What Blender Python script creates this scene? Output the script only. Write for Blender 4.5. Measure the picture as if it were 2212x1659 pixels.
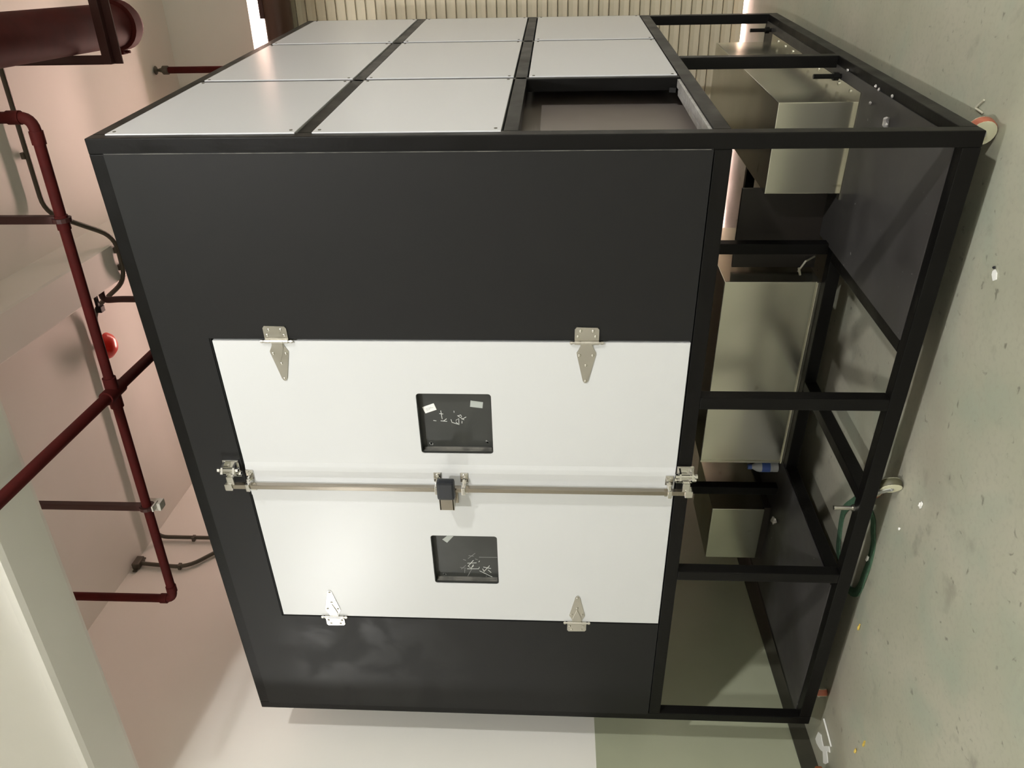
import bpy, bmesh, math, random
from mathutils import Vector, Matrix
for o in list(bpy.data.objects): bpy.data.objects.remove(o)
C = bpy.context.scene.collection
sc = bpy.context.scene
random.seed(7)
PI = math.pi

# ------------------------------------------------------------------ camera
cam_d = bpy.data.cameras.new('camera'); cam = bpy.data.objects.new('camera', cam_d); C.objects.link(cam)
cam_d.sensor_fit = 'HORIZONTAL'; cam_d.sensor_width = 36.0; cam_d.lens = 27.30; cam_d.clip_start = 0.05
# the photograph is held on its side: the picture's right is the room's down
yaw, pitch, roll = 0.566467, 0.0537975, 0.0081806
fw = Vector((-math.sin(yaw)*math.cos(pitch), math.cos(yaw)*math.cos(pitch), math.sin(pitch)))
r0 = Vector((math.cos(yaw), math.sin(yaw), 0)); u0 = r0.cross(fw)
rt = math.cos(roll)*r0 + math.sin(roll)*u0
up = -math.sin(roll)*r0 + math.cos(roll)*u0
M = Matrix((( -up.x, rt.x, -fw.x, 0.6916), (-up.y, rt.y, -fw.y, -2.6468), (-up.z, rt.z, -fw.z, 1.51), (0, 0, 0, 1)))
cam.matrix_world = M
sc.camera = cam

# ------------------------------------------------------------------ view, world, lamps
sc.view_settings.view_transform = 'Standard'; sc.view_settings.look = 'None'
sc.view_settings.exposure = 0.32; sc.view_settings.gamma = 1.0; sc.view_settings.use_curve_mapping = False
w = bpy.data.worlds.new('world'); sc.world = w; w.use_nodes = True
w.node_tree.nodes['Background'].inputs[0].default_value = (1.0, 0.67, 0.57, 1)
w.node_tree.nodes['Background'].inputs[1].default_value = 26.0
sc.cycles.max_bounces = 10; sc.cycles.diffuse_bounces = 5; sc.cycles.glossy_bounces = 4
sc.cycles.sample_clamp_indirect = 6.0
sc.cycles.use_denoising = True

PHI = math.radians(4.3)          # the room stands a little askew to the cabinet
def rm(x, y, z):                 # room coordinates -> world
    c, s = math.cos(PHI), math.sin(PHI)
    return Vector((c*x - s*y, s*x + c*y, z))
def lamp(name, loc, watts, radius, col, kind='SPOT'):
    d = bpy.data.lights.new(name, kind); d.energy = watts
    if kind == 'SPOT': d.spot_size = math.radians(178); d.spot_blend = 0.08
    d.shadow_soft_size = radius; d.color = col
    o = bpy.data.objects.new(name, d); o.location = loc; C.objects.link(o); return o
lamp('unseen_lamp', (0.3, -3.1, 3.9), 222, 0.10, (1.0, 0.988, 0.955))
lamp('unseen_lamp_globe', (0.3, -3.1, 3.9), 45, 0.10, (1.0, 0.988, 0.955), 'POINT')      # the housing also lets light up
lamp('unseen_lamp', (-5.7, -3.6, 3.9), 140, 0.2, (1.0, 0.988, 0.955))
lamp('unseen_lamp_globe', (-5.7, -3.6, 3.9), 30, 0.16, (1.0, 0.988, 0.955), 'POINT')
lamp('unseen_lamp', (4.3, -3.0, 3.9), 560, 0.10, (1.0, 0.988, 0.955))  # unseen third lamp added as fill for the side panels and left wall
lamp('unseen_lamp_globe', (4.3, -3.0, 3.9), 45, 0.10, (1.0, 0.988, 0.955), 'POINT')
def portal(name, x0, x1, z0, z1, y):
    d = bpy.data.lights.new(name, 'AREA'); d.shape = 'RECTANGLE'; d.size = x1-x0; d.size_y = z1-z0
    o = bpy.data.objects.new(name, d); o.location = rm((x0+x1)/2, y, (z0+z1)/2)
    o.rotation_euler = (-PI/2, 0, PHI); C.objects.link(o); d.cycles.is_portal = True
portal('daylight_portal', -3.0, 0.75, 3.84, 4.04, 4.48)
portal('daylight_portal', -3.0, 0.75, -0.01, 0.10, 4.40)

# unseen area lamp added outside, throwing warm light up through the slit
yd = bpy.data.lights.new('yard_fill_lamp', 'AREA'); yd.shape = 'RECTANGLE'; yd.size = 14.0; yd.size_y = 28.0; yd.energy = 58000; yd.color = (1.0, 0.66, 0.56)
yo = bpy.data.objects.new('yard_fill_lamp', yd); yo.location = rm(-8.5, 26.0, 0.02); yo.rotation_euler = (PI, 0, PHI); C.objects.link(yo)

# ------------------------------------------------------------------ materials
def lin(c):
    c /= 255.0
    return c/12.92 if c <= 0.04045 else ((c+0.055)/1.055)**2.4
def S(r, g, b): return (lin(r), lin(g), lin(b), 1)
def mat(name, col, rough=0.5, metal=0.0, noise=None, rnoise=None, bump=None, spec=0.5, coat=0.0):
    """noise=(scale, second colour, low, high); rnoise=(scale, low rough, high rough); bump=(scale, strength)"""
    m = bpy.data.materials.new(name); m.use_nodes = True
    nt = m.node_tree; b = nt.nodes['Principled BSDF']
    b.inputs['Base Color'].default_value = col; b.inputs['Roughness'].default_value = rough
    b.inputs['Metallic'].default_value = metal; b.inputs['Specular IOR Level'].default_value = spec
    b.inputs['Coat Weight'].default_value = coat
    tc = nt.nodes.new('ShaderNodeTexCoord')
    def nz(scale, detail=4):
        n = nt.nodes.new('ShaderNodeTexNoise'); n.inputs['Scale'].default_value = scale; n.inputs['Detail'].default_value = detail
        nt.links.new(tc.outputs['Object'], n.inputs['Vector']); return n
    if noise:
        n = nz(noise[0], 6); rp = nt.nodes.new('ShaderNodeValToRGB')
        rp.color_ramp.elements[0].position = noise[2]; rp.color_ramp.elements[1].position = noise[3]
        rp.color_ramp.elements[0].color = col; rp.color_ramp.elements[1].color = noise[1]
        nt.links.new(n.outputs['Fac'], rp.inputs[0]); nt.links.new(rp.outputs[0], b.inputs['Base Color'])
    if rnoise:
        n = nz(rnoise[0], 2); mp = nt.nodes.new('ShaderNodeMapRange')
        mp.inputs['From Min'].default_value = 0.15; mp.inputs['From Max'].default_value = 0.85
        mp.inputs['To Min'].default_value = rnoise[1]; mp.inputs['To Max'].default_value = rnoise[2]
        nt.links.new(n.outputs['Fac'], mp.inputs['Value']); nt.links.new(mp.outputs[0], b.inputs['Roughness'])
    if bump:
        n = nz(bump[0], 3); bp = nt.nodes.new('ShaderNodeBump'); bp.inputs['Strength'].default_value = bump[1]
        bp.inputs['Distance'].default_value = 0.01
        nt.links.new(n.outputs['Fac'], bp.inputs['Height']); nt.links.new(bp.outputs[0], b.inputs['Normal'])
    return m
def ramp_mix(m, scale, detail, lo, hi, col, dist=0.0, vec_scale=None, fac=1.0):
    """lay another mottled colour over whatever feeds the base colour"""
    nt = m.node_tree; b = nt.nodes['Principled BSDF']
    tc = nt.nodes.new('ShaderNodeTexCoord'); n = nt.nodes.new('ShaderNodeTexNoise')
    n.inputs['Scale'].default_value = scale; n.inputs['Detail'].default_value = detail; n.inputs['Distortion'].default_value = dist
    if vec_scale:
        mp = nt.nodes.new('ShaderNodeMapping'); mp.inputs['Scale'].default_value = vec_scale
        nt.links.new(tc.outputs['Object'], mp.inputs[0]); nt.links.new(mp.outputs[0], n.inputs['Vector'])
    else: nt.links.new(tc.outputs['Object'], n.inputs['Vector'])
    rp = nt.nodes.new('ShaderNodeValToRGB'); rp.color_ramp.elements[0].position = lo; rp.color_ramp.elements[1].position = hi
    rp.color_ramp.elements[0].color = (0, 0, 0, 1); rp.color_ramp.elements[1].color = (fac, fac, fac, 1)
    nt.links.new(n.outputs['Fac'], rp.inputs[0])
    mx = nt.nodes.new('ShaderNodeMix'); mx.data_type = 'RGBA'
    nt.links.new(rp.outputs[0], mx.inputs[0])
    src = b.inputs['Base Color'].links[0].from_socket if b.inputs['Base Color'].links else None
    if src: nt.links.new(src, mx.inputs[6])
    else: mx.inputs[6].default_value = b.inputs['Base Color'].default_value
    mx.inputs[7].default_value = col
    nt.links.new(mx.outputs[2], b.inputs['Base Color'])

m_wall = mat('white_wall_paint', (0.84, 0.82, 0.775, 1), 0.75, noise=(1.2, (0.80, 0.785, 0.735, 1), 0.35, 0.7))
m_green = mat('green_wall_paint', (0.42, 0.44, 0.32, 1), 0.35, noise=(2.0, (0.385, 0.405, 0.29, 1), 0.35, 0.7))
m_floor = mat('green_floor_paint', (0.36, 0.365, 0.28, 1), 0.42, noise=(1.6, (0.43, 0.415, 0.335, 1), 0.34, 0.64), rnoise=(3.0, 0.32, 0.6), bump=(30, 0.05))
ramp_mix(m_floor, 2.6, 10, 0.48, 0.66, (0.32, 0.365, 0.29, 1), 0.4, fac=0.6)
ramp_mix(m_floor, 45.0, 3, 0.50, 0.75, (0.31, 0.30, 0.24, 1), 0.0, fac=0.45)
ramp_mix(m_floor, 7.0, 8, 0.62, 0.76, (0.20, 0.19, 0.155, 1), 0.3, fac=0.6)
ramp_mix(m_floor, 22.0, 4, 0.66, 0.74, (0.07, 0.065, 0.05, 1), 0.4, fac=0.6)
ramp_mix(m_floor, 0.8, 3, 0.52, 0.72, (0.30, 0.265, 0.215, 1), 0.5, fac=0.7)
m_black = mat('black_frame_paint', (0.0045, 0.0042, 0.0040, 1), 0.38, rnoise=(7, 0.28, 0.5), bump=(60, 0.06), spec=0.16)
m_panel = mat('charcoal_panel_paint', (0.0105, 0.0105, 0.0107, 1), 0.42, bump=(220, 0.03), spec=0.24)
# wiped patch near the far door hinge: smoother streaks in the paint
_nt = m_panel.node_tree; _b = _nt.nodes['Principled BSDF']
_tc = _nt.nodes.new('ShaderNodeTexCoord'); _n = _nt.nodes.new('ShaderNodeTexNoise'); _n.inputs['Scale'].default_value = 4.0; _n.inputs['Detail'].default_value = 5; _n.inputs['Distortion'].default_value = 0.6
_nt.links.new(_tc.outputs['Object'], _n.inputs['Vector'])
_d = _nt.nodes.new('ShaderNodeVectorMath'); _d.operation = 'DISTANCE'; _d.inputs[1].default_value = (-1.12, -1.43, 2.42)
_nt.links.new(_tc.outputs['Object'], _d.inputs[0])
_m1 = _nt.nodes.new('ShaderNodeMapRange'); _m1.interpolation_type = 'SMOOTHSTEP'
for k_, v_ in zip(('From Min', 'From Max', 'To Min', 'To Max'), (0.25, 0.62, 1.0, 0.0)): _m1.inputs[k_].default_value = v_
_nt.links.new(_d.outputs['Value'], _m1.inputs['Value'])
_m2 = _nt.nodes.new('ShaderNodeMapRange'); _m2.interpolation_type = 'SMOOTHSTEP'
for k_, v_ in zip(('From Min', 'From Max', 'To Min', 'To Max'), (0.40, 0.62, 0.0, 1.0)): _m2.inputs[k_].default_value = v_
_nt.links.new(_n.outputs['Fac'], _m2.inputs['Value'])
_mm = _nt.nodes.new('ShaderNodeMath'); _mm.operation = 'MULTIPLY'; _nt.links.new(_m1.outputs[0], _mm.inputs[0]); _nt.links.new(_m2.outputs[0], _mm.inputs[1])
_m3 = _nt.nodes.new('ShaderNodeMapRange'); _m3.inputs['To Min'].default_value = 0.54; _m3.inputs['To Max'].default_value = 0.34
_nt.links.new(_mm.outputs[0], _m3.inputs['Value']); _nt.links.new(_m3.outputs[0], _b.inputs['Roughness'])
m_inner = mat('dark_brown_sheet', (0.020, 0.0155, 0.013, 1), 0.5, rnoise=(4, 0.4, 0.6))
m_recess = mat('dark_recess_sheet', (0.20, 0.172, 0.155, 1), 0.42, rnoise=(4, 0.36, 0.5))
m_white = mat('white_powder_coat', (0.60, 0.61, 0.62, 1), 0.335, bump=(260, 0.025), spec=0.45)
m_side = mat('white_side_coat', (0.61, 0.615, 0.64, 1), 0.26, bump=(260, 0.02), spec=0.5)
m_galv = mat('galvanised_sheet', (0.62, 0.61, 0.53, 1), 0.2, 0.97, noise=(4, (0.55, 0.54, 0.47, 1), 0.3, 0.7), rnoise=(2, 0.16, 0.26))
ramp_mix(m_galv, 9.0, 2, 0.70, 0.76, (0.26, 0.25, 0.18, 1), 0.3, fac=0.6)
m_steel = mat('brushed_stainless', (0.55, 0.53, 0.48, 1), 0.32, 1.0, rnoise=(20, 0.24, 0.42))
m_rod = mat('drawn_steel_rod', (0.36, 0.325, 0.275, 1), 0.22, 1.0)
m_chrome = mat('chrome', (0.75, 0.74, 0.72, 1), 0.12, 1.0)
m_plate = mat('dark_floor_plate', (0.040, 0.037, 0.036, 1), 0.42, noise=(3, (0.058, 0.055, 0.053, 1), 0.35, 0.65), rnoise=(6, 0.36, 0.58))
ramp_mix(m_plate, 40, 2, 0.74, 0.78, (0.3, 0.29, 0.28, 1), 0.2, fac=0.8)
m_red = mat('dark_red_pipe_paint', (0.070, 0.0095, 0.0085, 1), 0.65, spec=0.1, noise=(8, (0.058, 0.009, 0.008, 1), 0.4, 0.6))
m_maroon = mat('maroon_steel_paint', (0.040, 0.010, 0.008, 1), 0.5)
m_redbright = mat('bright_red_plastic', (0.75, 0.03, 0.02, 1), 0.3)
m_conduit = mat('grey_conduit', (0.085, 0.075, 0.055, 1), 0.5)
m_bracket = mat('pale_bracket', (0.62, 0.60, 0.54, 1), 0.45)
m_slat = mat('beige_shutter_slat', (0.78, 0.71, 0.55, 1), 0.55, noise=(3, (0.70, 0.635, 0.49, 1), 0.3, 0.7))
m_drum = mat('dark_brown_drum', (0.075, 0.035, 0.022, 1), 0.4)
m_pane = mat('black_glass_pane', (0.030, 0.032, 0.030, 1), 0.32, noise=(5, (0.042, 0.044, 0.041, 1), 0.4, 0.7))
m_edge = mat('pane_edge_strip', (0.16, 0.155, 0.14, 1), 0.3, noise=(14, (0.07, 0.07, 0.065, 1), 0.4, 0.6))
m_chalk = mat('chalk', (0.62, 0.64, 0.62, 1), 0.9)
m_chalk2 = mat('faint_chalk', (0.24, 0.245, 0.24, 1), 0.9)
m_paper = mat('white_paper', (0.85, 0.85, 0.83, 1), 0.6)
m_film = mat('grey_film_label', (0.42, 0.45, 0.43, 1), 0.4)
m_print = mat('grey_print', (0.35, 0.36, 0.38, 1), 0.7)
m_rubber = mat('black_rubber', (0.010, 0.012, 0.016, 1), 0.35)
m_zinc = mat('zinc_plate', (0.50, 0.51, 0.50, 1), 0.38, 0.7)
m_cream = mat('cream_wheel_plastic', (0.72, 0.71, 0.52, 1), 0.45)
m_olive = mat('olive_tread', (0.10, 0.095, 0.055, 1), 0.5)
m_orange = mat('orange_tread', (0.42, 0.13, 0.075, 1), 0.35)
m_rust = mat('rust_orange_paint', (0.24, 0.075, 0.028, 1), 0.4)
m_sling = mat('green_webbing', (0.045, 0.105, 0.060, 1), 0.8, noise=(60, (0.06, 0.13, 0.075, 1), 0.4, 0.6))
m_yellow = mat('yellow_scrap', (0.62, 0.45, 0.09, 1), 0.6)
m_foil = mat('crumpled_foil', (0.62, 0.60, 0.60, 1), 0.3, 0.6)
m_blue = mat('blue_label', (0.06, 0.12, 0.42, 1), 0.4)
m_plastic = mat('clear_plastic', (0.45, 0.47, 0.50, 1), 0.15)
m_straw = mat('pale_tie', (0.52, 0.50, 0.40, 1), 0.5)
m_insul = mat('grey_edge_strip', (0.42, 0.41, 0.40, 1), 0.4, noise=(30, (0.30, 0.29, 0.28, 1), 0.4, 0.6))

# ------------------------------------------------------------------ mesh helpers
def NB(): return bmesh.new()
def obj(name, bm, m, parent=None, smooth=False):
    me = bpy.data.meshes.new(name); bm.normal_update(); bm.to_mesh(me); bm.free()
    me.materials.append(m)
    if smooth:
        for p in me.polygons: p.use_smooth = True
    o = bpy.data.objects.new(name, me); C.objects.link(o)
    if parent: o.parent = parent
    return o
def auto(o, ang=40):
    me = o.data
    for p in me.polygons: p.use_smooth = True
    try: me.set_sharp_from_angle(angle=math.radians(ang))
    except Exception: pass
    return o
def box(bm, lo, hi, bev=0.0, mtx=None):
    lo = Vector(lo); hi = Vector(hi)
    ret = bmesh.ops.create_cube(bm, size=1.0)
    vs = ret['verts']
    for v in vs:
        v.co = Vector([ (lo[i]+hi[i])/2 + v.co[i]*(hi[i]-lo[i]) for i in range(3)])
    if bev > 0:
        es = list({e for v in vs for e in v.link_edges})
        r = bmesh.ops.bevel(bm, geom=es, offset=bev, segments=2, affect='EDGES', profile=0.6)
        vs = list({v for f in r['faces'] for v in f.verts} | {v for v in vs if v.is_valid})
    if mtx is not None: bmesh.ops.transform(bm, matrix=mtx, verts=vs)
    return vs
def tube(bm, pts, r, n=12, caps=True):
    pts = [Vector(p) for p in pts]; rings = []
    prev = None
    for i, p in enumerate(pts):
        t = ((pts[min(i+1, len(pts)-1)]-p).normalized() + (p-pts[max(i-1, 0)]).normalized())
        t.normalize()
        if prev is None:
            a = Vector((0, 0, 1)) if abs(t.z) < 0.9 else Vector((1, 0, 0))
            nrm = t.cross(a).normalized()
        else:
            nrm = (prev - t*prev.dot(t)).normalized()
        prev = nrm; b = t.cross(nrm)
        rr = r[i] if isinstance(r, (list, tuple)) else r
        rings.append([bm.verts.new(p + (nrm*math.cos(2*PI*k/n) + b*math.sin(2*PI*k/n))*rr) for k in range(n)])
    for a, b in zip(rings, rings[1:]):
        for k in range(n): bm.faces.new((a[k], a[(k+1) % n], b[(k+1) % n], b[k]))
    if caps:
        bm.faces.new(list(reversed(rings[0]))); bm.faces.new(rings[-1])
def bend(pts, rad, seg=5):
    """round the corners of a polyline"""
    pts = [Vector(p) for p in pts]; out = [pts[0]]
    for a, p, b in zip(pts, pts[1:], pts[2:]):
        d1 = (a-p); d2 = (b-p); k = min(rad, d1.length*0.49, d2.length*0.49)
        p1 = p + d1.normalized()*k; p2 = p + d2.normalized()*k
        for i in range(seg+1):
            t = i/seg; out.append(p1*(1-t)**2 + p*2*t*(1-t) + p2*t*t)
    out.append(pts[-1]); return out
def prism(bm, poly, lo, hi, axis='Y', bev=0.0):
    """extrude a polygon: axis Y takes (x,z) pairs, axis Z takes (x,y), axis X takes (y,z)"""
    def P(a, b, t): return {'Y': (a, t, b), 'Z': (a, b, t), 'X': (t, a, b)}[axis]
    f = [bm.verts.new(P(a, b, lo)) for a, b in poly]; g = [bm.verts.new(P(a, b, hi)) for a, b in poly]
    n = len(poly)
    fs = [bm.faces.new(f), bm.faces.new(list(reversed(g)))]
    for i in range(n): fs.append(bm.faces.new((f[i], g[i], g[(i+1) % n], f[(i+1) % n])))
    bmesh.ops.recalc_face_normals(bm, faces=fs)
    if bev:
        es = [e for e in f[0].link_edges]
        bmesh.ops.bevel(bm, geom=list(fs[0].edges), offset=bev, segments=2, affect='EDGES')
def rrect(x0, x1, z0, z1, r, n=5):
    out = []
    for cx, cz, a0 in ((x1-r, z1-r, 0), (x0+r, z1-r, PI/2), (x0+r, z0+r, PI), (x1-r, z0+r, 3*PI/2)):
        for i in range(n+1):
            a = a0 + PI/2*i/n; out.append((cx+r*math.cos(a), cz+r*math.sin(a)))
    return out
def holed(bm, outer, inner, y0, y1):
    """plate in the XZ plane from y0 to y1 with one hole"""
    if len(outer) == 4 and len(inner) == 4:
        V = [[[bm.verts.new((a, y, b)) for a, b in poly] for poly in (outer, inner)] for y in (y0, y1)]
        for k in (0, 1):
            o, n_ = V[k]
            for i in range(4): bm.faces.new((o[i], o[(i+1) % 4], n_[(i+1) % 4], n_[i]))
        for k in (0, 1):
            a, b = V[0][k], V[1][k]
            for i in range(4): bm.faces.new((a[i], a[(i+1) % 4], b[(i+1) % 4], b[i]))
        bmesh.ops.recalc_face_normals(bm, faces=bm.faces[:]); return
    loops = []
    for y in (y0, y1):
        lp = []; edges = []
        for poly in (outer, inner):
            vs = [bm.verts.new((a, y, b)) for a, b in poly]; lp.append(vs)
            edges += [bm.edges.new((vs[i], vs[(i+1) % len(vs)])) for i in range(len(vs))]
        bmesh.ops.triangle_fill(bm, use_beauty=True, use_dissolve=False, edges=edges, normal=(0, -1 if y == y0 else 1, 0))
        loops.append(lp)
    for k in (0, 1):
        a, b = loops[0][k], loops[1][k]; n = len(a)
        for i in range(n): bm.faces.new((a[i], a[(i+1) % n], b[(i+1) % n], b[i]))
    bmesh.ops.recalc_face_normals(bm, faces=bm.faces[:])
def lathe(bm, prof, n=24, mtx=None):
    """profile of (radius, height) about Z"""
    rings = []; allv = []
    for r, h in prof:
        ring = [bm.verts.new((max(r, 1e-5)*math.cos(2*PI*k/n), max(r, 1e-5)*math.sin(2*PI*k/n), h)) for k in range(n)]
        rings.append(ring); allv += ring
    for a, b in zip(rings, rings[1:]):
        for k in range(n): bm.faces.new((a[k], a[(k+1) % n], b[(k+1) % n], b[k]))
    bm.faces.new(list(reversed(rings[0]))); bm.faces.new(rings[-1])
    if mtx is not None: bmesh.ops.transform(bm, matrix=mtx, verts=allv)
def ribbon(bm, pts, wd, y0, y1):
    """thin flat stroke in the XZ plane"""
    pts = [Vector((a, b)) for a, b in pts]; L = []; R_ = []
    for i, p in enumerate(pts):
        t = (pts[min(i+1, len(pts)-1)] - pts[max(i-1, 0)]).normalized(); n = Vector((-t.y, t.x))*wd/2
        L.append(p+n); R_.append(p-n)
    for i in range(len(pts)-1):
        q = [L[i], L[i+1], R_[i+1], R_[i]]
        prism(bm, [(v.x, v.y) for v in q], y0, y1)
def empty(name, loc, room=False):
    o = bpy.data.objects.new(name, None); C.objects.link(o); o.location = loc
    if room: o.rotation_euler = (0, 0, PHI); o.location = rm(*loc)
    return o
def tag(o, label=None, cat=None, group=None, kind=None, room=False):
    if label: o['label'] = label
    if cat: o['category'] = cat
    if group: o['group'] = group
    if kind: o['kind'] = kind
    if room: o.rotation_euler = (0, 0, PHI)
    return o
def at(root, bm_pts):   # world/room point -> local to a root that only translates
    return Vector(bm_pts) - root.location

# ------------------------------------------------------------------ the room (room coordinates, turned by PHI)
XL, YB, ZC = -3.522, 4.24, 4.74
bm = NB(); box(bm, (-9.2, -8.2, -0.2), (9.7, 7.5, 0.0))
tag(obj('floor', bm, m_floor), 'worn green painted concrete floor under the black cabinet', 'floor', kind='structure', room=True)
bm = NB(); box(bm, (-9.2, -8.2, ZC), (9.7, 4.7, ZC+0.2))
tag(obj('ceiling', bm, m_wall), 'pale painted ceiling carrying the red pipes', 'ceiling', kind='structure', room=True)
# left wall: white above a green lower band
wl = obj('wall_left', (lambda b: (box(b, (XL-0.2, -0.45, 1.25), (XL, 4.6, ZC)), b)[1])(NB()), m_wall)
tag(wl, 'white wall with green lower band left of the black cabinet', 'wall', kind='structure', room=True)
bm = NB(); box(bm, (XL-0.2, -0.45, 0.0), (XL+0.002, 4.6, 1.25)); obj('painted_band', bm, m_green, wl)['label'] = 'green painted lower band of the wall'
# back wall around the shutter opening, with a lintel over the daylight slit
bm = NB()
box(bm, (XL-0.2, YB, 0), (-3.0, YB+0.22, ZC)); box(bm, (0.75, YB, 0), (9.7, YB+0.22, ZC))
box(bm, (-3.0, YB, 4.035), (0.75, YB+0.22, ZC))
tag(obj('wall_back', bm, m_wall), 'shadowed back wall with lintel above the beige roller shutter', 'wall', kind='structure', room=True)
bm = NB(); box(bm, (9.5, -8.2, 0), (9.7, YB, ZC)); tag(obj('wall_right', bm, m_wall), 'plain wall to the right, outside the picture', 'wall', kind='structure', room=True)
bm = NB(); box(bm, (-9.2, -8.2, 0), (9.5, -8.0, ZC)); tag(obj('wall_front', bm, m_wall), 'plain wall behind the viewer', 'wall', kind='structure', room=True)
bm = NB(); box(bm, (-9.2, -8.0, 0), (-9.0, 0, ZC)); box(bm, (-9.0, -0.45, 0), (XL-0.2, -0.25, ZC))
tag(obj('wall_side', bm, m_wall), 'plain wall of the side bay', 'wall', kind='structure', room=True)
m_base = mat('dark_olive_skirting', (0.040, 0.040, 0.028, 1), 0.5, noise=(5, (0.055, 0.053, 0.038, 1), 0.4, 0.6))
bm = NB(); box(bm, (XL+0.003, -0.45, 0.0), (XL+0.014, 4.2, 0.098), 0.003)
tag(obj('baseboard_left', bm, m_base), 'dark olive skirting along the foot of the green wall band', 'baseboard', kind='structure', room=True)
# ceiling beams
bm = NB(); box(bm, (XL, -0.40, 3.71), (9.5, -0.085, ZC), 0.035)
tag(obj('ceiling_beam', bm, m_wall), 'broad white beam across the ceiling in front of the cabinet', 'beam', kind='structure', room=True)
bm = NB()
prism(bm, [(-1.328, 4.477), (-1.093, 4.477), (-1.083, 4.49), (-1.06, ZC), (-1.41, ZC), (-1.34, 4.49)], -0.10, YB, 'Y')
tag(obj('ceiling_beam', bm, m_wall), 'sloping concrete beam running back under the pink ceiling', 'beam', kind='structure', room=True)

# roller shutter: slats from the floor up to the drum
SX0, SX1 = -3.0, 0.75
sh = empty('roller_shutter', ((SX0+SX1)/2, YB+0.05, 0), True)
tag(sh, 'beige slatted roller shutter in the back wall with daylight above it', 'shutter')
pitch_s = 0.0824
bm = NB(); hw = (SX1-SX0)/2
prism(bm, [(-0.012, 0.002), (0.0, 0.010), (0.006, 0.041), (0.0, 0.072), (-0.012, 0.0795), (-0.004, 0.0795), (0.012, 0.06), (0.014, 0.03), (-0.004, 0.002)], -hw, hw, 'X')
first = obj('slat', bm, m_slat, sh); first.location = (0, 0, 0.022)
z = 0.022 + pitch_s
while z < 3.72:
    o = first.copy(); C.objects.link(o); o.location = (0, 0, z); z += pitch_s
bm = NB(); box(bm, (-hw, 0.016, 0.024), (hw, 0.022, 3.74)); obj('leak_blocker', bm, m_conduit, sh)  # added behind the slats to stop daylight leaking between them
bm = NB(); tube(bm, [(-hw, -0.16, 3.755), (hw, -0.16, 3.755)], 0.112, 28); auto(obj('drum', bm, m_drum, sh))
bm = NB(); box(bm, (1.30, -0.23, 3.845), (hw, -0.09, 3.885), 0.004); obj('cover_strip', bm, m_maroon, sh)
bm = NB(); box(bm, (-hw, -0.14, 3.735), (hw, 0.05, 3.862), 0.003); obj('light_baffle', bm, m_drum, sh)  # unseen box added behind the drum to limit how steeply light rises

# ------------------------------------------------------------------ the red pipework
pp = empty('sprinkler_pipe', (-1.262, 0.441, 3.60), True); pp.scale = (0.749,)*3
tag(pp, 'dark red sprinkler pipe run with a cross branch under the ceiling', 'pipe')
bm = NB()
tube(bm, [at_ for at_ in bend([(1.69, 0, 1.515), (1.69, 0, 0), (-1.72, 0, 0), (-1.72, 0, 1.515)], 0.07, 6)], 0.031, 16)
auto(obj('main_run', bm, m_red, pp))
bm = NB(); tube(bm, [(0.02, -1.75, 0), (0.02, 3.6, 0)], 0.035, 16); auto(obj('branch_run', bm, m_red, pp))
bm = NB()
tube(bm, [(-0.085, 0, 0), (0.125, 0, 0)], 0.041, 16); tube(bm, [(0.02, -0.09, 0), (0.02, 0.09, 0)], 0.046, 16)
auto(obj('cross_fitting', bm, m_red, pp))
for k, (a, b) in enumerate((((1.62, 0, 0), (1.55, 0, 0)), ((1.69, 0, 0.06), (1.69, 0, 0.13)), ((-1.65, 0, 0), (-1.60, 0, 0)), ((-1.72, 0, 0.05), (-1.72, 0, 0.10)), ((1.16, 0, 0), (1.08, 0, 0)))):
    bm = NB(); tube(bm, [a, b], 0.037, 16); auto(obj('collar', bm, m_red, pp))
for x in (1.135, -0.88):
    bm = NB(); box(bm, (x-0.022, -0.022, 0.03), (x+0.022, 0.022, 1.515), 0.003); tube(bm, [(x-0.012, 0, 0), (x+0.012, 0, 0)], 0.052, 14)
    obj('hanger', bm, m_maroon, pp)
bm = NB(); box(bm, (-0.93, 0.02, -0.08), (-0.87, 0.09, 0.03), 0.004); box(bm, (-0.90, -0.03, -0.055), (-0.86, 0.05, -0.045)); obj('hanger_clip', bm, m_bracket, pp)['label'] = 'pale metal clip'

bp_ = empty('drop_pipe', (-1.424, 2.054, 0), True)
tag(bp_, 'short maroon pipe dropping from the sloping beam above the cabinet', 'pipe')
bm = NB(); tube(bm, bend([(0.075, -0.02, 4.54), (0.0, -0.02, 4.54), (0, 0, 4.44), (0, 0, 3.85)], 0.04), 0.022, 14); auto(obj('pipe_run', bm, m_maroon, bp_))
bm = NB(); box(bm, (-0.06, -0.10, 4.525), (-0.02, -0.05, 4.565), 0.004); box(bm, (-0.03, -0.10, 4.535), (0.075, -0.08, 4.555)); obj('clamp', bm, m_black, bp_)
sp = empty('sprinkler_drop', (-0.175, 3.85, 0), True)
tag(sp, 'slim dark red riser with an upright sprinkler head on its top', 'sprinkler')
bm = NB(); tube(bm, [(0, 0, 0), (0, 0, 4.77-0.12)], 0.026, 14); auto(obj('riser', bm, m_red, sp))
bm = NB(); lathe(bm, [(0.028, 4.62), (0.034, 4.625), (0.034, 4.665), (0.02, 4.675), (0.012, 4.70), (0.010, 4.715), (0.03, 4.722), (0.034, 4.728), (0.004, 4.732)], 14); auto(obj('sprinkler_head', bm, m_conduit, sp))

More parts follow.
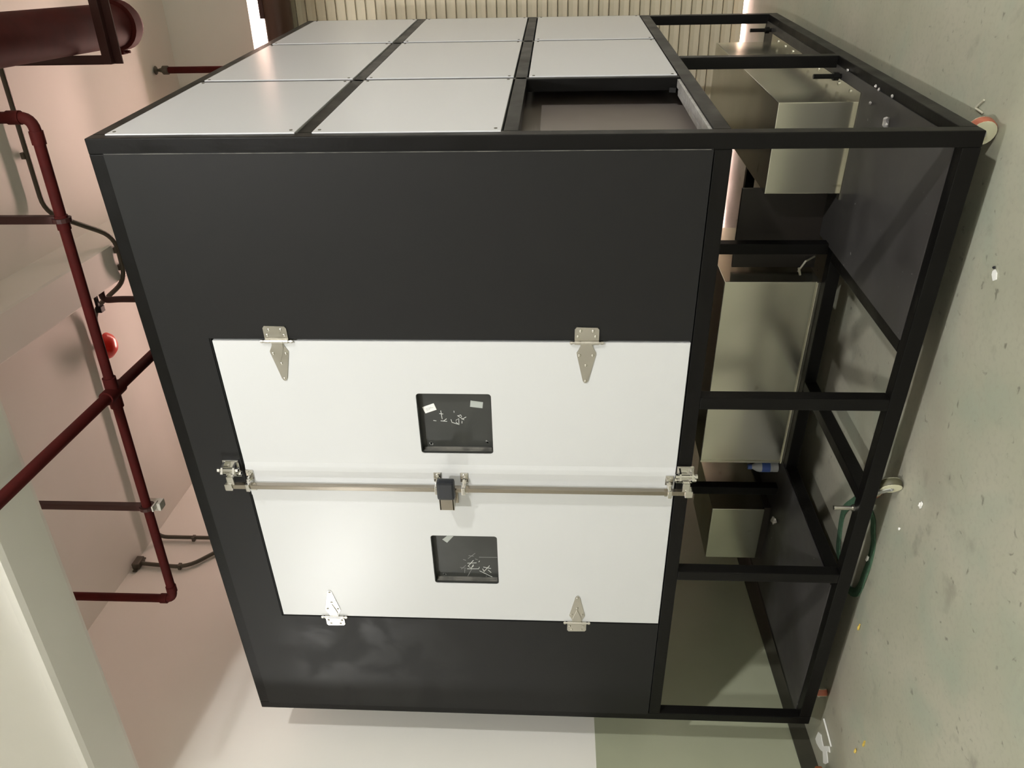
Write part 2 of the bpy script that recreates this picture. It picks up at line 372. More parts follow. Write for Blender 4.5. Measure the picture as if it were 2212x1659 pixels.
# large red main ending in a capped coupling, carried by a maroon trapeze
bg = empty('fire_main', (0.225, 2.0, 4.28), True)
tag(bg, 'thick red fire main with a capped end in the ceiling corner', 'pipe')
bm = NB(); tube(bm, [(0, -2.05, 0), (0, 0.62, 0)], 0.125, 28); auto(obj('main_run', bm, m_red, bg))
bm = NB(); tube(bm, [(0, 0.50, 0), (0, 0.512, 0), (0, 0.60, 0), (0, 0.612, 0)], [0.128, 0.146, 0.146, 0.128], 28)
for s in (-1, 1): box(bm, (s*0.14-0.03, 0.52, -0.02), (s*0.14+0.03, 0.59, 0.02), 0.006); tube(bm, [(s*0.155, 0.555, -0.05), (s*0.155, 0.555, 0.04)], 0.009, 8)
auto(obj('coupling', bm, m_red, bg))
bm = NB(); tube(bm, [(0, 0.60, 0), (0, 0.66, 0), (0, 0.70, 0), (0, 0.72, 0)], [0.126, 0.122, 0.085, 0.02], 28); auto(obj('end_cap', bm, m_red, bg))
tz = empty('pipe_hanger', (0.225, 2.0, 3.91), True)
tag(tz, 'maroon steel trapeze bar hung under the thick red main', 'hanger')
bm = NB(); box(bm, (-0.175, -0.025, 0.145), (0.26, 0.025, 0.195), 0.003); box(bm, (-0.175, 0.015, 0.10), (0.26, 0.025, 0.195)); obj('crossbar', bm, m_maroon, tz)
for x in (-0.15, 0.235):
    bm = NB(); box(bm, (x-0.025, -0.025, 0.19), (x+0.025, -0.018, 0.828)); box(bm, (x-0.025, -0.025, 0.19), (x-0.018, 0.025, 0.828)); obj('drop_angle', bm, m_maroon, tz)

# electrical conduits
def conduit(name, pts, r, label, rad=0.07, clips=()):
    o0 = Vector(pts[0]); e = empty(name, pts[0], True); tag(e, label, 'conduit')
    bm = NB(); tube(bm, bend([Vector(p)-o0 for p in pts], rad, 6), r, 10); auto(obj('conduit_run', bm, m_conduit, e))
    for c in clips:
        c = Vector(c)-o0; bm = NB(); box(bm, c-Vector((0.02, 0.02, 0.012)), c+Vector((0.02, 0.02, 0.012)), 0.003); obj('clip', bm, m_conduit, e)
    return e
CY = 1.945
conduit('electrical_conduit', [(0.6, CY, 4.70), (-0.80, CY, 4.70), (-1.035, 2.21, 4.452), (-1.345, 2.21, 4.452), (-1.542, 2.128, 4.70), (-3.492, 2.092, 4.70), (-3.492, 2.092, 2.6)], 0.016,
        'thin grey conduit looping under the sloping beam and down the wall', 0.10, [(-0.45, CY, 4.72), (-1.13, 2.21, 4.464), (-1.25, 2.21, 4.464), (-3.500, 2.092, 4.39)])
e = conduit('curved_conduit', [(-3.498, 1.784, 4.69), (-3.498, 1.746, 4.303), (-3.498, 1.933, 4.144), (-3.498, 2.204, 3.882), (-3.498, 2.204, 2.9)], 0.016,
        'short grey conduit curving from a junction box on the white wall', 0.16, [(-3.500, 1.76, 4.36)])
bm = NB(); box(bm, (-0.02, -0.05, -0.02), (0.03, 0.05, 0.035), 0.006); box(bm, (-0.02, -0.08, -0.01), (-0.01, 0.08, 0.02)); obj('junction_box', bm, m_conduit, e)

bl = empty('alarm_bell', (-1.80, 2.11, 4.66), True)
tag(bl, 'bright red alarm bell half hidden behind the red pipe', 'bell')
bm = NB(); lathe(bm, [(0.0, -0.06), (0.05, -0.055), (0.085, -0.025), (0.095, 0.0), (0.08, 0.005)], 24); auto(obj('gong', bm, m_redbright, bl))
bm = NB(); tube(bm, [(0, 0, 0.0), (0, 0, 0.07)], 0.02, 10); box(bm, (-0.05, -0.05, 0.005), (0.05, 0.05, 0.05), 0.008); obj('bell_mount', bm, m_conduit, bl)

# ------------------------------------------------------------------ the black cabinet (world axes; front face at y = 0, right side at x = 0)
W, D, H, Z0 = 3.169, 2.869, 3.142, 0.11
cab = empty('equipment_cabinet', (-W/2, D/2, 0))
tag(cab, 'tall black steel cabinet on casters with white double doors and open base', 'cabinet')
OFF = Vector((-W/2, D/2, 0))
def part(name, bm, m, parent=None, label=None, sm=False):
    """mesh built in world coordinates, hung under the cabinet (or one of its parts)"""
    bmesh.ops.translate(bm, vec=-OFF, verts=bm.verts[:])
    o = obj(name, bm, m, parent or cab)
    if sm: auto(o)
    if label: o['label'] = label
    return o
T = 0.055; ZM = 0.918       # tube size, underside of the cabinet body
def bar(name, lo, hi, bev=0.004, m=m_black):
    bm = NB(); box(bm, lo, hi, bev); return part(name, bm, m)
# corner posts
for x0 in (-T, -W):
    for y0 in (0.0, D-T):
        bar('frame_post', (x0, y0, Z0), (x0+T, y0+T, H))
# horizontal rails: bottom, middle, top on the front and back
for z0, z1 in ((Z0, Z0+0.062), (ZM, 0.978), (H-T, H)):
    for y0 in (0.0, D-T):
        bar('frame_rail', (-W+T, y0, z0), (-T, y0+T, z1))
    bar('frame_rail', (-W, T, z0), (-W+T, D-T, z1))
# rails along the right side
for z0, z1 in ((Z0, Z0+0.062), (ZM, 0.978), (1.638, 1.690), (2.358, 2.408), (H-0.050, H)):
    bar('frame_rail', (-T, T, z0), (0.0, D-T, z1))
# upright dividers of the right side (set back behind the sheets) and the lower mid post
for yc in (0.938, 1.918):
    bar('side_divider', (-T, yc-0.024 if yc < 1 else yc-0.021, 0.978), (0.0, yc+0.012 if yc < 1 else yc+0.016, H-0.05))
bar('frame_post', (-T, 1.362, Z0+0.062), (0.0, 1.417, ZM))
# front lower posts
for x1, x0 in ((-1.052, -1.108), (-2.032, -2.088)):
    bar('frame_post', (x0, 0.0, Z0+0.062), (x1, T, ZM))
# inner row of posts and bars
for x in (-0.795, -2.335):
    bar('inner_post', (x-T, 0.985, Z0+0.062), (x, 0.985+T, ZM))
bar('base_bar', (-W+T, 0.935, Z0), (-T, 0.995, Z0+0.062))
bar('base_bar', (-0.865, T, Z0), (-0.805, 0.935, Z0+0.062))
bar('base_bar', (-1.612, T, Z0), (-1.555, 0.935, Z0+0.062))
bar('base_bar', (-2.20, T, Z0), (-2.14, 0.935, Z0+0.062))
bar('base_bar', (-1.62, 0.995, Z0), (-1.56, D-T, Z0+0.062))
bar('base_bar', (-W+T, 1.95, Z0), (-T, 2.01, Z0+0.062))
bar('inner_post', (-1.62, D-T, Z0+0.062), (-1.565, D, ZM))
bar('inner_post', (-0.84, D-T, Z0+0.062), (-0.785, D, ZM))
# base plates
bm = NB(); box(bm, (-0.808, T-0.003, Z0+0.058), (-0.04, D-T, Z0+0.066)); part('base_plate', bm, m_plate)
bm = NB(); box(bm, (-W+0.04, T-0.003, Z0+0.058), (-2.155, D-T, Z0+0.066)); part('base_plate', bm, m_plate)
# threaded studs on the base rail
for y in (1.27, 2.69):
    bm = NB(); tube(bm, [(-0.075, y, Z0+0.06), (-0.075, y, 0.305)], 0.011, 10); tube(bm, [(-0.075, y, 0.19), (-0.075, y, 0.215)], 0.02, 6); part('stud', bm, m_black)
bm = NB(); tube(bm, [(-1.66, 0.045, 0.17), (-1.66, 0.045, 0.26)], 0.010, 10); tube(bm, [(-1.66, 0.045, 0.17), (-1.66, 0.045, 0.18)], 0.017, 6); part('stud', bm, m_steel, label='bare metal stud')
# body: underside, roof, back and inner core sheets
bm = NB(); box(bm, (-W+T, T, 0.925), (-T, D-T, 0.94)); part('underside_sheet', bm, m_inner)
bm = NB(); box(bm, (-W+0.01, 0.01, H-0.006), (-0.01, D-0.01, H+0.004)); part('roof_sheet', bm, m_black)
bm = NB(); box(bm, (-W+T, D-0.02, 0.97), (-T, D-0.008, H-T)); part('back_sheet', bm, m_panel)
bm = NB(); box(bm, (-W+0.004, T, 0.97), (-W+0.016, D-T, H-T)); part('left_sheet', bm, m_panel)
bm = NB(); box(bm, (-0.14, T, 0.94), (-0.125, D-T, H-T)); part('core_sheet', bm, m_recess)
bm = NB(); box(bm, (-W+T, 0.075, 0.94), (-0.14, 0.09, H-T)); part('core_sheet', bm, m_inner)
# insulating strip left in the open bay
bm = NB(); box(bm, (-0.040, 0.065, 0.978), (-0.006, 0.905, 0.990), 0.002); box(bm, (-0.070, 0.065, 0.978), (-0.046, 0.88, 0.987), 0.002); part('edge_strip', bm, m_insul, label='bare grey metal strip along the open bay')
bm = NB(); prism(bm, [(0.890, 0.995), (0.908, 0.992), (0.900, 1.022)], -0.060, -0.040, 'X'); part('loose_tab', bm, m_black)

# front panel with the door opening, proud edge catches the light
DX0, DX1, DZ0, DZ1 = -2.386, -0.795, 0.981, 2.871
bm = NB()
holed(bm, [(-W+0.048, 0.982), (-0.050, 0.982), (-0.050, 3.090), (-W+0.048, 3.090)],
      [(DX0-0.007, DZ0-0.0), (DX1+0.007, DZ0-0.0), (DX1+0.007, DZ1+0.008), (DX0-0.007, DZ1+0.008)], -0.005, 0.03)
bmesh.ops.bevel(bm, geom=[e for e in bm.edges if abs(e.verts[0].co.y+0.005) < 1e-5 and abs(e.verts[1].co.y+0.005) < 1e-5 and len(e.link_faces) == 2 and e.calc_face_angle(0) > 1.0], offset=0.004, segments=2, affect='EDGES')
part('front_panel', bm, m_panel)

bm = NB(); box(bm, (-0.0535, -0.0068, 0.99), (-0.0515, -0.0050, 3.084)); part('panel_edge_strip', bm, m_edge, label='thin grey strip along the edge of the dark panel')  # thin grey strip down the panel's right edge
# side sheets of the right face
cols = ((0.062, 0.908), (0.952, 1.890), (1.936, D-0.04))
rows = ((0.986, 1.630), (1.697, 2.352), (2.413, 3.088))
for j, (za, zb) in enumerate(rows):
    for i, (ya, yb) in enumerate(cols):
        if i == 0 and j == 0: continue     # this bay is still open
        bm = NB(); box(bm, (-0.05, ya-0.02 if i == 0 else ya, za), (0.004, yb, zb), 0.002)
        s = part('side_panel', bm, m_side)
        for yy in (ya+0.01, yb-0.02):
            for zz in (za+0.02, zb-0.02):
                b2 = NB(); lathe(b2, [(0.006, -0.002), (0.006, 0.003), (0.003, 0.0035)], 8, Matrix.Translation((0.003, yy, zz)) @ Matrix.Rotation(PI/2, 4, 'Y')); part('screw', b2, m_conduit, s)

# ---- doors
SEAM = -1.588
YD0, YD1 = -0.006, 0.045
def strokes(L, wd, parent, m, yp):
    bm = NB()
    for st in L: ribbon(bm, st, wd, yp-0.0008, yp)
    return part('chalk_writing', bm, m, parent)
def pebble(bm, x, z, yp, r):
    for k in range(7):
        a = random.uniform(0, 2*PI); d = random.uniform(0, r*0.7); s = random.uniform(0.25, 0.5)*r
        prism(bm, [(x+d*math.cos(a)+s*math.cos(t), z+d*math.sin(a)+s*math.sin(t)) for t in [2*PI*q/6 for q in range(6)]], yp-0.0008, yp)
def door(xa, xb, wx0, wx1, wz0, wz1):
    bm = NB()
    holed(bm, [(xa, DZ0+0.004), (xb, DZ0+0.004), (xb, DZ1), (xa, DZ1)], rrect(wx0, wx1, wz0, wz1, 0.014), YD0, YD1)
    d = part('door', bm, m_white)
    yp = 0.030
    bm = NB(); box(bm, (wx0-0.004, yp, wz0-0.004), (wx1+0.004, yp+0.008, wz1+0.004)); part('window_pane', bm, m_pane, d, 'black glazed pane with chalk marks')
    # dark lining of the cut-out and the two-step bead seen at the left jamb
    bm = NB(); A = rrect(wx0, wx1, wz0, wz1, 0.014); B = rrect(wx0+0.0025, wx1-0.0025, wz0+0.0025, wz1-0.0025, 0.012); n = len(A)
    R4 = [[bm.verts.new((q[0], y, q[1])) for q in L_] for L_, y in ((A, yp), (A, YD0+0.003), (B, YD0+0.003), (B, yp))]
    for a_, b_ in zip(R4, R4[1:]):
        for i in range(n): bm.faces.new((a_[i], a_[(i+1) % n], b_[(i+1) % n], b_[i]))
    bmesh.ops.recalc_face_normals(bm, faces=bm.faces[:]); part('window_lining', bm, m_pane, d)
    bm = NB(); box(bm, (wx0+0.003, yp-0.010, wz0+0.008), (wx0+0.012, yp, wz1-0.008), 0.002); box(bm, (wx0+0.003, yp-0.022, wz0+0.008), (wx0+0.006, yp-0.010, wz1-0.008), 0.001); part('window_bead', bm, m_edge, d, 'grey bead along the jamb')
    return d, yp
dr, yp = door(SEAM+0.003, DX1, -1.345, -1.038, 1.766, 2.076)
dl, _ = door(DX0, SEAM-0.004, -2.136, -1.824, 1.767, 2.077)
# raised cover strip of the right-hand door
bm = NB(); prism(bm, [(-1.405, -0.006), (-1.425, -0.0105), (-1.447, -0.014), (SEAM+0.002, -0.014), (SEAM+0.002, -0.006)], DZ0+0.006, DZ1-0.002, 'Z'); part('cover_strip', bm, m_white, dr)
W1 = [[(-1.1461,1.9841),(-1.1887,1.9808)],[(-1.1612,1.9914),(-1.1635,1.9749)],[(-1.1968,2.019),(-1.1992,2.0066)],[(-1.1989,1.9878),(-1.2011,1.9608)],[(-1.1988,1.9753),(-1.1875,1.962)],[(-1.1908,1.9435),(-1.2059,1.9403),(-1.2157,1.9138)],[(-1.147,1.9283),(-1.1554,1.928)],[(-1.1703,1.9152),(-1.1926,1.8874)],[(-1.1666,1.9005),(-1.1728,1.9133)],[(-1.1902,1.8977),(-1.1773,1.8783)],[(-1.1955,1.923),(-1.1853,1.9099),(-1.2182,1.911)],[(-1.2031,1.9234),(-1.2157,1.9138)],[(-1.1987,1.8969),(-1.2104,1.898)],[(-1.1676,1.9006),(-1.1776,1.897)]]
W2 = [[(-2.0554,1.9164),(-2.0149,1.8884)],[(-2.0346,1.9181),(-2.0314,1.8742)],[(-2.0535,1.9163),(-2.0683,1.902),(-2.0432,1.8898)],[(-2.0664,1.9019),(-2.0508,1.8888)],[(-2.0726,1.9215),(-2.071,1.8651),(-2.0595,1.8618)],[(-2.0255,1.863),(-2.0178,1.8591)],[(-2.0843,1.8615),(-2.1248,1.8012)],[(-2.0589,1.8426),(-2.0674,1.806)],[(-2.0875,1.8397),(-2.0486,1.8121)],[(-2.0704,1.8458),(-2.0894,1.8398)],[(-2.0773,1.82),(-2.0953,1.8056)]]
W3 = [[(-2.0044,1.9138),(-1.968,1.878)],[(-1.9837,1.91),(-1.9887,1.8858)],[(-2.0106,1.9373),(-2.0159,1.9239)],[(-2.0053,1.8798),(-2.0106,1.8678)],[(-1.99,1.5159),(-1.9935,1.8602)],[(-2.0641,1.9554),(-2.069,1.9268)],[(-2.0754,1.9505),(-2.05,1.9271)],[(-2.0749,1.9326),(-2.0999,1.9354)],[(-2.0739,1.8995),(-2.1266,1.923)],[(-2.116,1.8298),(-2.1374,1.8334)]]
strokes(W1, 0.0024, dr, m_chalk, yp)
bm = NB(); pebble(bm, -1.318, 2.036, yp, 0.012); pebble(bm, -1.308, 1.795, yp, 0.012); part('chalk_smudge', bm, m_chalk2, dr)
strokes(W2, 0.0026, dl, m_chalk, yp); strokes(W3, 0.0022, dl, m_chalk2, yp)
bm = NB(); pebble(bm, -2.113, 2.036, yp, 0.011); part('chalk_smudge', bm, m_chalk2, dl)
Q = [(-1.1297,2.0614),(-1.1093,2.0111),(-1.1414,2.0011),(-1.1609,2.0495)]
bm = NB(); prism(bm, Q, yp-0.0010, yp); lab = part('paper_label', bm, m_paper, dr, 'white printed paper label')
bm = NB()
Qv = [Vector(q) for q in Q]
for k, (t, a, b) in enumerate(((0.38, 0.2, 0.72), (0.52, 0.2, 0.85), (0.66, 0.2, 0.55))):
    p = Qv[0].lerp(Qv[3], t).lerp(Qv[1].lerp(Qv[2], t), a); q = Qv[0].lerp(Qv[3], t).lerp(Qv[1].lerp(Qv[2], t), b)
    n = 6
    for i in range(n):
        ribbon(bm, [p.lerp(q, i/n), p.lerp(q, (i+random.uniform(0.45, 0.85))/n)], 0.0016, yp-0.0014, yp-0.0010)
part('label_print', bm, m_print, dr)
bm = NB(); prism(bm, [(-1.0929,1.8554),(-1.1011,1.8035),(-1.1316,1.8072),(-1.1248,1.8591)], yp-0.0010, yp); part('film_label', bm, m_film, dr, 'blank grey film label')
bm = NB(); prism(bm, [(-1.8823,2.0293),(-1.8583,2.0049),(-1.8593,1.9742),(-1.9028,2.0079)], yp-0.0010, yp); part('paper_label', bm, m_film, dl, 'creased grey paper label')

# ---- strap hinges
def hinge(x, z, s, parent):
    """s = +1: the leaf on the right of the pin, strap to the left"""
    bm = NB()
    def P(a, b): return (x + s*a, z + b)
    def pr(poly, y0, y1, bev=0.0012):
        q = [P(a, b) for a, b in poly]
        prism(bm, q if s > 0 else list(reversed(q)), y0, y1, 'Y', 0)
    f = -0.006
    pr([(0.008, -0.047), (0.055, -0.047), (0.064, -0.040), (0.066, 0.040), (0.057, 0.047), (0.008, 0.047)], f-0.004, f)                     # frame leaf
    pr([(-0.006, -0.024), (-0.020, -0.024), (-0.048, -0.038), (-0.060, -0.036), (-0.176, -0.011), (-0.186, -0.004), (-0.186, 0.004), (-0.176, 0.011), (-0.060, 0.036), (-0.048, 0.038), (-0.020, 0.024), (-0.006, 0.024)], f-0.004, f)  # strap
    pr([(-0.004, -0.021), (-0.030, -0.021), (-0.055, -0.014), (-0.092, 0.0), (-0.055, 0.014), (-0.030, 0.021), (-0.004, 0.021)], f-0.008, f-0.004)   # raised tongue
    for b0, b1 in ((-0.047, -0.026), (-0.025, 0.025), (0.026, 0.047)): tube(bm, [(x, f-0.007, z+b0), (x, f-0.007, z+b1)], 0.0085, 14)
    tube(bm, [(x, f-0.007, z-0.066), (x, f-0.007, z+0.066)], 0.005, 12)
    for b in (-0.063, 0.055): tube(bm, [(x, f-0.007, z+b), (x, f-0.007, z+b+0.008)], 0.0075, 12)
    for a, b in ((0.026, -0.034), (0.026, 0.034), (0.050, -0.024), (0.050, 0.024), (-0.058, -0.026), (-0.058, 0.026), (-0.104, 0.0), (-0.176, 0.0)):
        px, pz = P(a, b); lathe(bm, [(0.0062, -0.001), (0.0055, 0.002), (0.003, 0.0034)], 10, Matrix.Translation((px, f-0.004, pz)) @ Matrix.Rotation(PI/2, 4, 'X'))
    return part('hinge', bm, m_steel, parent, sm=True)
hinge(-0.792, 2.607, 1, dr); hinge(-0.792, 1.384, 1, dr)
hinge(-2.390, 2.609, -1, dl); hinge(-2.390, 1.386, -1, dl)

# ---- locking rod with handle
XR = -1.503; YR = -0.052
rod = part('lock_rod', (lambda b: (box(b, (XR-0.011, YR-0.011, 0.915), (XR+0.011, YR+0.011, 2.948), 0.002), b)[1])(NB()), m_rod, label='long stainless locking rod down the door joint')
for zz in (2.853, 2.015, 1.898, 1.010):
    bm = NB(); f = -0.014
    box(bm, (XR-0.020, YR-0.020, zz-0.009), (XR+0.020, YR+0.018, zz+0.009), 0.004)
    box(bm, (XR-0.010, YR+0.015, zz-0.009), (XR+0.014, f, zz+0.009))
    box(bm, (XR+0.010, f-0.005, zz-0.017), (XR+0.062, f, zz+0.017), 0.002)
    box(bm, (XR+0.012, YR, zz-0.004), (XR+0.035, f, zz+0.004))
    box(bm, (XR-0.055, f-0.004, zz-0.015), (XR-0.012, f, zz+0.015), 0.002)
    tube(bm, [(XR+0.046, f-0.010, zz), (XR+0.046, f-0.004, zz)], 0.008, 8)
    part('rod_guide', bm, m_chrome, rod)
# handle: steel hasp plate with flanges and a black sleeve
bm = NB()
box(bm, (-1.586, -0.098, 1.938), (-1.500, -0.092, 2.002), 0.002)
box(bm, (-1.586, -0.098, 1.996), (-1.515, -0.014, 2.002)); box(bm, (-1.586, -0.098, 1.938), (-1.515, -0.014, 1.944))
box(bm, (-1.612, -0.020, 1.930), (-1.540, -0.014, 2.010), 0.002)
part('hasp_plate', bm, m_rod, rod, 'bent steel hasp behind the grip')
bm = NB(); box(bm, (-1.520, -0.112, 1.930), (-1.422, -0.074, 2.008), 0.012); part('handle_grip', bm, m_rubber, rod, 'black rubber sleeve of the handle')
def keeper(z, sg):
    bm = NB(); x = -1.44
    box(bm, (x-0.045, -0.012, z-0.036), (x+0.045, -0.004, z+0.036), 0.003)
    for dz in (-0.030, 0.022):
        prism(bm, [(x-0.040, -0.006), (x+0.040, -0.006), (x+0.034, -0.050), (x+0.008, -0.064), (x-0.010, -0.050), (x-0.018, -0.030)], z+dz, z+dz+0.008, 'Z')
    for a, b in ((0.020, -0.048), (-0.012, -0.028)): tube(bm, [(x+a, b, z-0.046), (x+a, b, z+0.046)], 0.007, 10); tube(bm, [(x+a, b, z+0.036), (x+a, b, z+0.046)], 0.011, 6); tube(bm, [(x+a, b, z-0.046), (x+a, b, z-0.036)], 0.011, 6)
    box(bm, (x-0.068, -0.062, z-0.018), (x-0.010, -0.040, z+0.014), 0.005)
    box(bm, (XR-0.018, YR-0.018, z-0.020+sg*0.012), (XR+0.018, YR+0.018, z+0.014+sg*0.012), 0.005)
    part('latch_keeper', bm, m_chrome, rod)
keeper(2.930, 1); keeper(0.945, -1)

# ---- galvanised boxes in the open base
def gbox(lo, hi, flange=True, lip=False, ft=0.014):
    bm = NB(); box(bm, lo, hi, 0.004)
    g = part('galvanised_box', bm, m_galv)
    if flange:
        bm = NB(); zt = lo[2]+0.004
        box(bm, (lo[0]-0.02, lo[1]-0.030, lo[2]-0.002), (hi[0]+0.045, lo[1], zt)); box(bm, (hi[0], lo[1], lo[2]-0.002), (hi[0]+0.045, hi[1], zt))
        for y in [lo[1]+0.1+0.17*k for k in range(9)]:
            if y < hi[1]: lathe(bm, [(0.009, 0), (0.008, 0.005), (0.003, 0.007)], 8, Matrix.Translation((hi[0]+0.025, y, zt)))
        part('flange', bm, m_galv, g)
    if lip:
        bm = NB(); box(bm, (lo[0], lo[1]-0.012, lo[2]), (hi[0], lo[1], lo[2]+0.018), 0.002)
        box(bm, (lo[0], lo[1]-0.006, lo[2]), (lo[0]+0.012, lo[1], hi[2])); part('folded_lip', bm, m_galv, g)
    return g
gbox((-0.548, 1.0, 0.178), (-0.131, 2.62, 0.520))
gbox((-2.155, 1.0, 0.172), (-1.004, 1.75, 0.650), False, True)
gbox((-2.945, 1.02, 0.215), (-2.535, 1.55, 0.530), False)
bm = NB(); box(bm, (-2.95, 1.03, 0.176), (-2.53, 1.56, 0.215)); part('box_stand', bm, m_inner)
bm = NB(); box(bm, (-0.985, 1.14, 0.172), (-0.57, 1.16, 0.590)); part('inner_sheet', bm, m_inner)
bm = NB(); tube(bm, [(-0.90, 1.08, 0.20), (-0.90, 1.02, 0.26), (-0.94, 0.985, 0.30)], 0.005, 6); tube(bm, [(-0.96, 0.99, 0.285), (-0.92, 0.98, 0.30)], 0.006, 6); part('wire_end', bm, m_straw)

# ---- casters
def caster(x, y, ang, hub=m_cream, tread=m_orange):
    R_ = 0.048
    Mx = Matrix.Translation((x, y, 0)) @ Matrix.Rotation(ang, 4, 'Z')
    bm = NB()
    box(bm, (-0.045, -0.035, 0.104), (0.045, 0.035, 0.110)); lathe(bm, [(0.026, 0.092), (0.026, 0.104)], 16)
    for s in (-1, 1):
        vs0 = len(bm.verts)
        prism(bm, [(-0.028, 0.094), (0.030, 0.094), (0.056, 0.055), (0.053, 0.040), (0.036, 0.037), (0.012, 0.060)], s*0.021-0.0015, s*0.021+0.0015)
    box(bm, (-0.028, -0.0225, 0.090), (0.030, 0.0225, 0.094)); tube(bm, [(0.045, -0.027, R_), (0.045, 0.027, R_)], 0.006, 10)
    bmesh.ops.transform(bm, matrix=Mx, verts=bm.verts[:])
    c = part('caster', bm, m_zinc)
    Rw = Matrix.Translation((0.045, 0, R_)) @ Matrix.Rotation(PI/2, 4, 'X')
    bm = NB(); lathe(bm, [(0.034, -0.017), (R_-0.003, -0.016), (R_, -0.010), (R_, 0.010), (R_-0.003, 0.016), (0.034, 0.017)], 28, Mx @ Rw); part('wheel_tread', bm, tread, c, sm=True)
    bm = NB(); lathe(bm, [(0.010, -0.019), (0.045, -0.0175), (0.045, 0.0175), (0.010, 0.019)], 20, Mx @ Rw); part('wheel_hub', bm, hub, c, sm=True)
caster(-0.085, 0.165, -0.25); caster(-1.560, 0.060, -0.5, m_cream, m_olive); caster(-1.69, 0.15, 0.9); caster(-3.085, 0.150, -0.75)
caster(-0.20, D-0.25, 0.4); caster(-1.585, D-0.15, 1.1); caster(-W+0.15, D-0.15, 2.0)

# ------------------------------------------------------------------ loose things on the floor and in the base
pts = [(-1.835, 0.20), (-1.83, 0.32), (-1.93, 0.40), (-2.05, 0.47), (-2.15, 0.47), (-2.27, 0.42), (-2.335, 0.33), (-2.34, 0.22), (-2.29, 0.135), (-2.20, 0.105), (-2.08, 0.096), (-1.95, 0.108), (-1.87, 0.15)]
bm = NB(); n = len(pts)
P2 = [Vector(p) for p in pts]; sm = []
for i in range(n):
    a, b, c, d = P2[i-1], P2[i], P2[(i+1) % n], P2[(i+2) % n]
    for k in range(4):
        t = k/4; sm.append(0.5*((2*b)+(c-a)*t+(2*a-5*b+4*c-d)*t*t+(-a+3*b-3*c+d)*t**3))
n = len(sm); rings = []
for i in range(n):
    t = (sm[(i+1) % n]-sm[i-1]).normalized(); nn = Vector((-t.y, t.x)); p = sm[i]; wv = 0.004*math.sin(i*0.7)
    rings.append([bm.verts.new((p.x+nn.x*a, p.y+nn.y*a, b+max(wv, 0))) for a, b in ((-0.022, 0.001), (0.022, 0.001), (0.022, 0.007), (0.0, 0.009), (-0.022, 0.007))])
for i in range(n):
    a, b = rings[i], rings[(i+1) % n]
    for k in range(5): bm.faces.new((a[k], a[(k+1) % 5], b[(k+1) % 5], b[k]))
bmesh.ops.recalc_face_normals(bm, faces=bm.faces[:])
tag(obj('lifting_sling', bm, m_sling), 'green webbing sling looped on the floor under the front rail', 'sling')

bo = empty('plastic_bottle', (-2.232, 1.055, 0.1765)); tag(bo, 'small plastic bottle with a blue label beside the large galvanised box', 'bottle')
bm = NB(); lathe(bm, [(0.026, 0), (0.031, 0.004), (0.031, 0.03), (0.029, 0.035), (0.031, 0.04), (0.031, 0.11), (0.028, 0.125), (0.014, 0.150), (0.013, 0.158)], 20); auto(obj('bottle_body', bm, m_plastic, bo))
bm = NB(); lathe(bm, [(0.0315, 0.050), (0.0318, 0.051), (0.0318, 0.098), (0.0315, 0.099)], 20); auto(obj('bottle_label', bm, m_blue, bo))
bm = NB(); lathe(bm, [(0.016, 0.155), (0.016, 0.175), (0.014, 0.178)], 16); auto(obj('bottle_cap', bm, m_blue, bo))

def crumple(name, x, y, z, r, m, label, cat, sq=(1, 1, 0.7), seed=0, group=None):
    rnd = random.Random(seed); bm = NB(); bmesh.ops.create_icosphere(bm, subdivisions=2, radius=r)
    for v in bm.verts:
        k = rnd.uniform(0.55, 1.15); v.co = Vector((v.co.x*k*sq[0], v.co.y*k*sq[1], v.co.z*k*sq[2]))
    mn = min(v.co.z for v in bm.verts)
    for v in bm.verts: v.co.z -= mn
    o = obj(name, bm, m); o.location = (x, y, z); tag(o, label, cat, group); return o
ZP = Z0+0.066
crumple('foil_scrap', -2.51, 0.895, ZP, 0.026, m_foil, 'crumpled pale scrap on the plate below the small galvanised box', 'scrap', seed=3)
crumple('foil_scrap', -0.125, 0.61, ZP, 0.022, m_foil, 'crumpled grey foil scrap on the right base plate', 'scrap', seed=4)
for k, (x, y, lb) in enumerate(((-0.03, 0.83, 'third bright metal bit on the right rail, counted from the corner caster'), (-0.035, 1.20, 'bright metal bit on the right rail closest to the middle post'), (-0.035, 0.79, 'second bright metal bit on the right rail, counted from the corner caster'), (-0.03, 0.64, 'bright metal bit on the right rail nearest the corner caster'), (-0.10, 0.84, 'bright metal bit lying on the right plate just inside the rail'))):
    crumple('metal_swarf', x, y, ZP if x < -0.04 else Z0+0.062, 0.008, m_foil, lb, 'swarf', seed=10+k, group='bright metal bits on the right rail')
crumple('broken_clip', -1.463, -0.152, 0, 0.012, m_paper, 'small broken white clip on the floor before the middle caster', 'scrap', (1.6, 0.7, 0.8), seed=21)
crumple('white_crumb', -1.686, -0.055, 0, 0.007, m_paper, 'single white crumb on the floor left of the middle caster', 'scrap', seed=22)
crumple('white_chip', -2.021, 0.10, 0.009, 0.012, m_paper, 'white chip lying on the green sling', 'scrap', (1.6, 0.7, 0.6), seed=23)
for k, (x, y, lb) in enumerate(((-2.394, 0.008, 'yellow scrap on the floor left of the green sling'), (-2.814, -0.34, 'long yellow scrap lying nearest the picture edge'), (-2.937, -0.298, 'short yellow scrap beside the long one'))):
    crumple('yellow_scrap', x, y, 0, 0.013, m_yellow, lb, 'scrap', (1.8, 0.5, 0.5), seed=30+k)
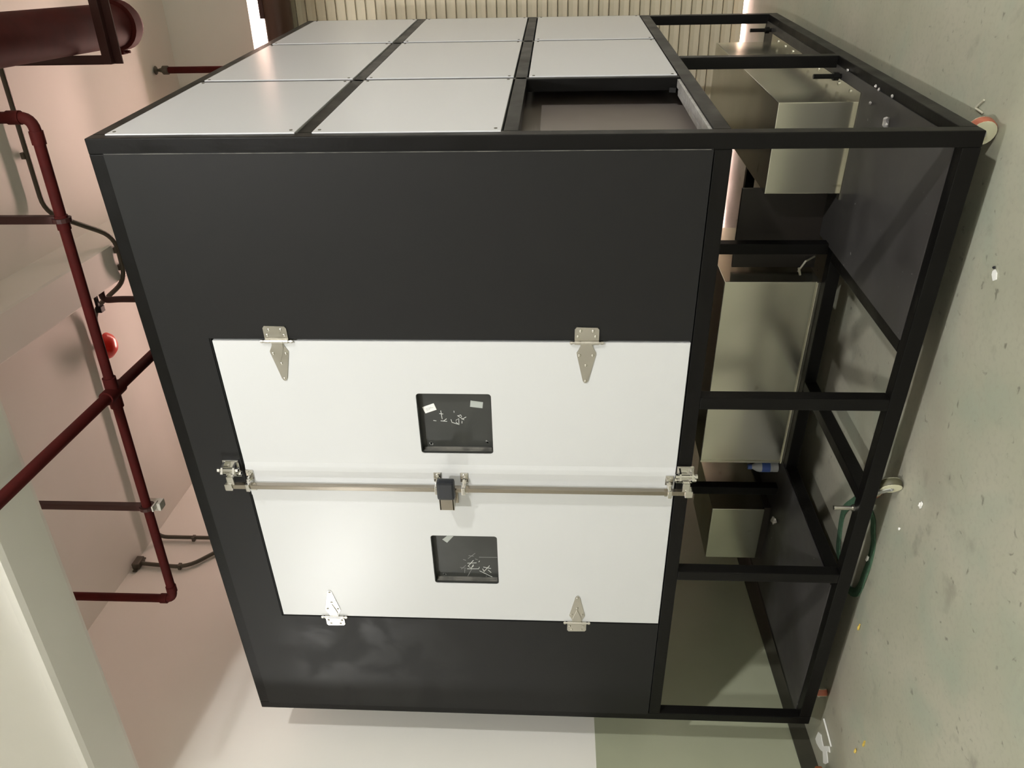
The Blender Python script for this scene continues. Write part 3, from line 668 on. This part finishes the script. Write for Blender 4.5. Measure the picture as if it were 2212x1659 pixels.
# white folded wing-like scrap with a dark tip
mo = empty('petal_scrap', (-0.455, -0.116, 0)); tag(mo, 'white petal shaped scrap with a dark tip on the open floor', 'scrap')
bm = NB(); prism(bm, [(-0.022, -0.008), (-0.010, -0.022), (0.010, -0.012), (0.016, 0.004), (0.006, 0.012), (-0.006, 0.010)], 0.001, 0.006, 'Z'); obj('petal', bm, m_paper, mo)
bm = NB(); bmesh.ops.create_icosphere(bm, subdivisions=1, radius=0.006); bmesh.ops.translate(bm, vec=(0.020, 0.010, 0.006), verts=bm.verts[:]); obj('tip', bm, m_rubber, mo)
bm = NB(); tube(bm, bend([(0.034, 0.275, 0.006), (-0.003, 0.318, 0.006), (-0.006, 0.262, 0.006)], 0.008), 0.0038, 8)
tag(obj('bent_tie', bm, m_straw), 'bent pale cable tie on the floor right of the cabinet', 'tie')
bm = NB(); prism(bm, [(-3.388,0.083),(-3.350,0.078),(-3.324,0.044),(-3.338,0.016),(-3.343,-0.014),(-3.300,-0.040),(-3.263,-0.065),(-3.270,-0.085),(-3.279,-0.092),(-3.317,-0.058),(-3.335,-0.085),(-3.351,-0.106),(-3.390,-0.090),(-3.419,-0.065),(-3.395,-0.045),(-3.375,-0.026),(-3.400,0.000),(-3.419,0.035),(-3.430,0.060),(-3.427,0.085)], 0.001, 0.005, 'Z')
tag(obj('torn_paper', bm, m_paper), 'torn white paper on the floor at the left corner caster', 'paper')
bm = NB(); tube(bm, [(-3.205, 0.060, 0.006), (-3.214, -0.02, 0.006), (-3.226, -0.091, 0.006)], 0.005, 8)
tag(obj('white_strip', bm, m_paper), 'thin white strip beside the torn paper', 'strip')
# orange caster of a low trolley, mostly outside the picture
tr = empty('orange_trolley', (-3.39, -0.36, 0)); tag(tr, 'orange trolley edge on the floor at the picture edge beside torn paper', 'trolley')
bm = NB(); box(bm, (-0.07, -0.25, 0.06), (0.10, 0.20, 0.10), 0.012); obj('deck', bm, m_rust, tr)
for x, y in ((-0.04, -0.18), (0.07, -0.18), (-0.04, 0.14), (0.07, 0.14)):
    bm = NB(); tube(bm, [(x, y-0.02, 0.034), (x, y+0.02, 0.034)], 0.034, 18); box(bm, (x-0.01, y-0.026, 0.03), (x+0.01, y-0.022, 0.062)); box(bm, (x-0.01, y+0.022, 0.03), (x+0.01, y+0.026, 0.062)); obj('wheel', bm, m_olive, tr)
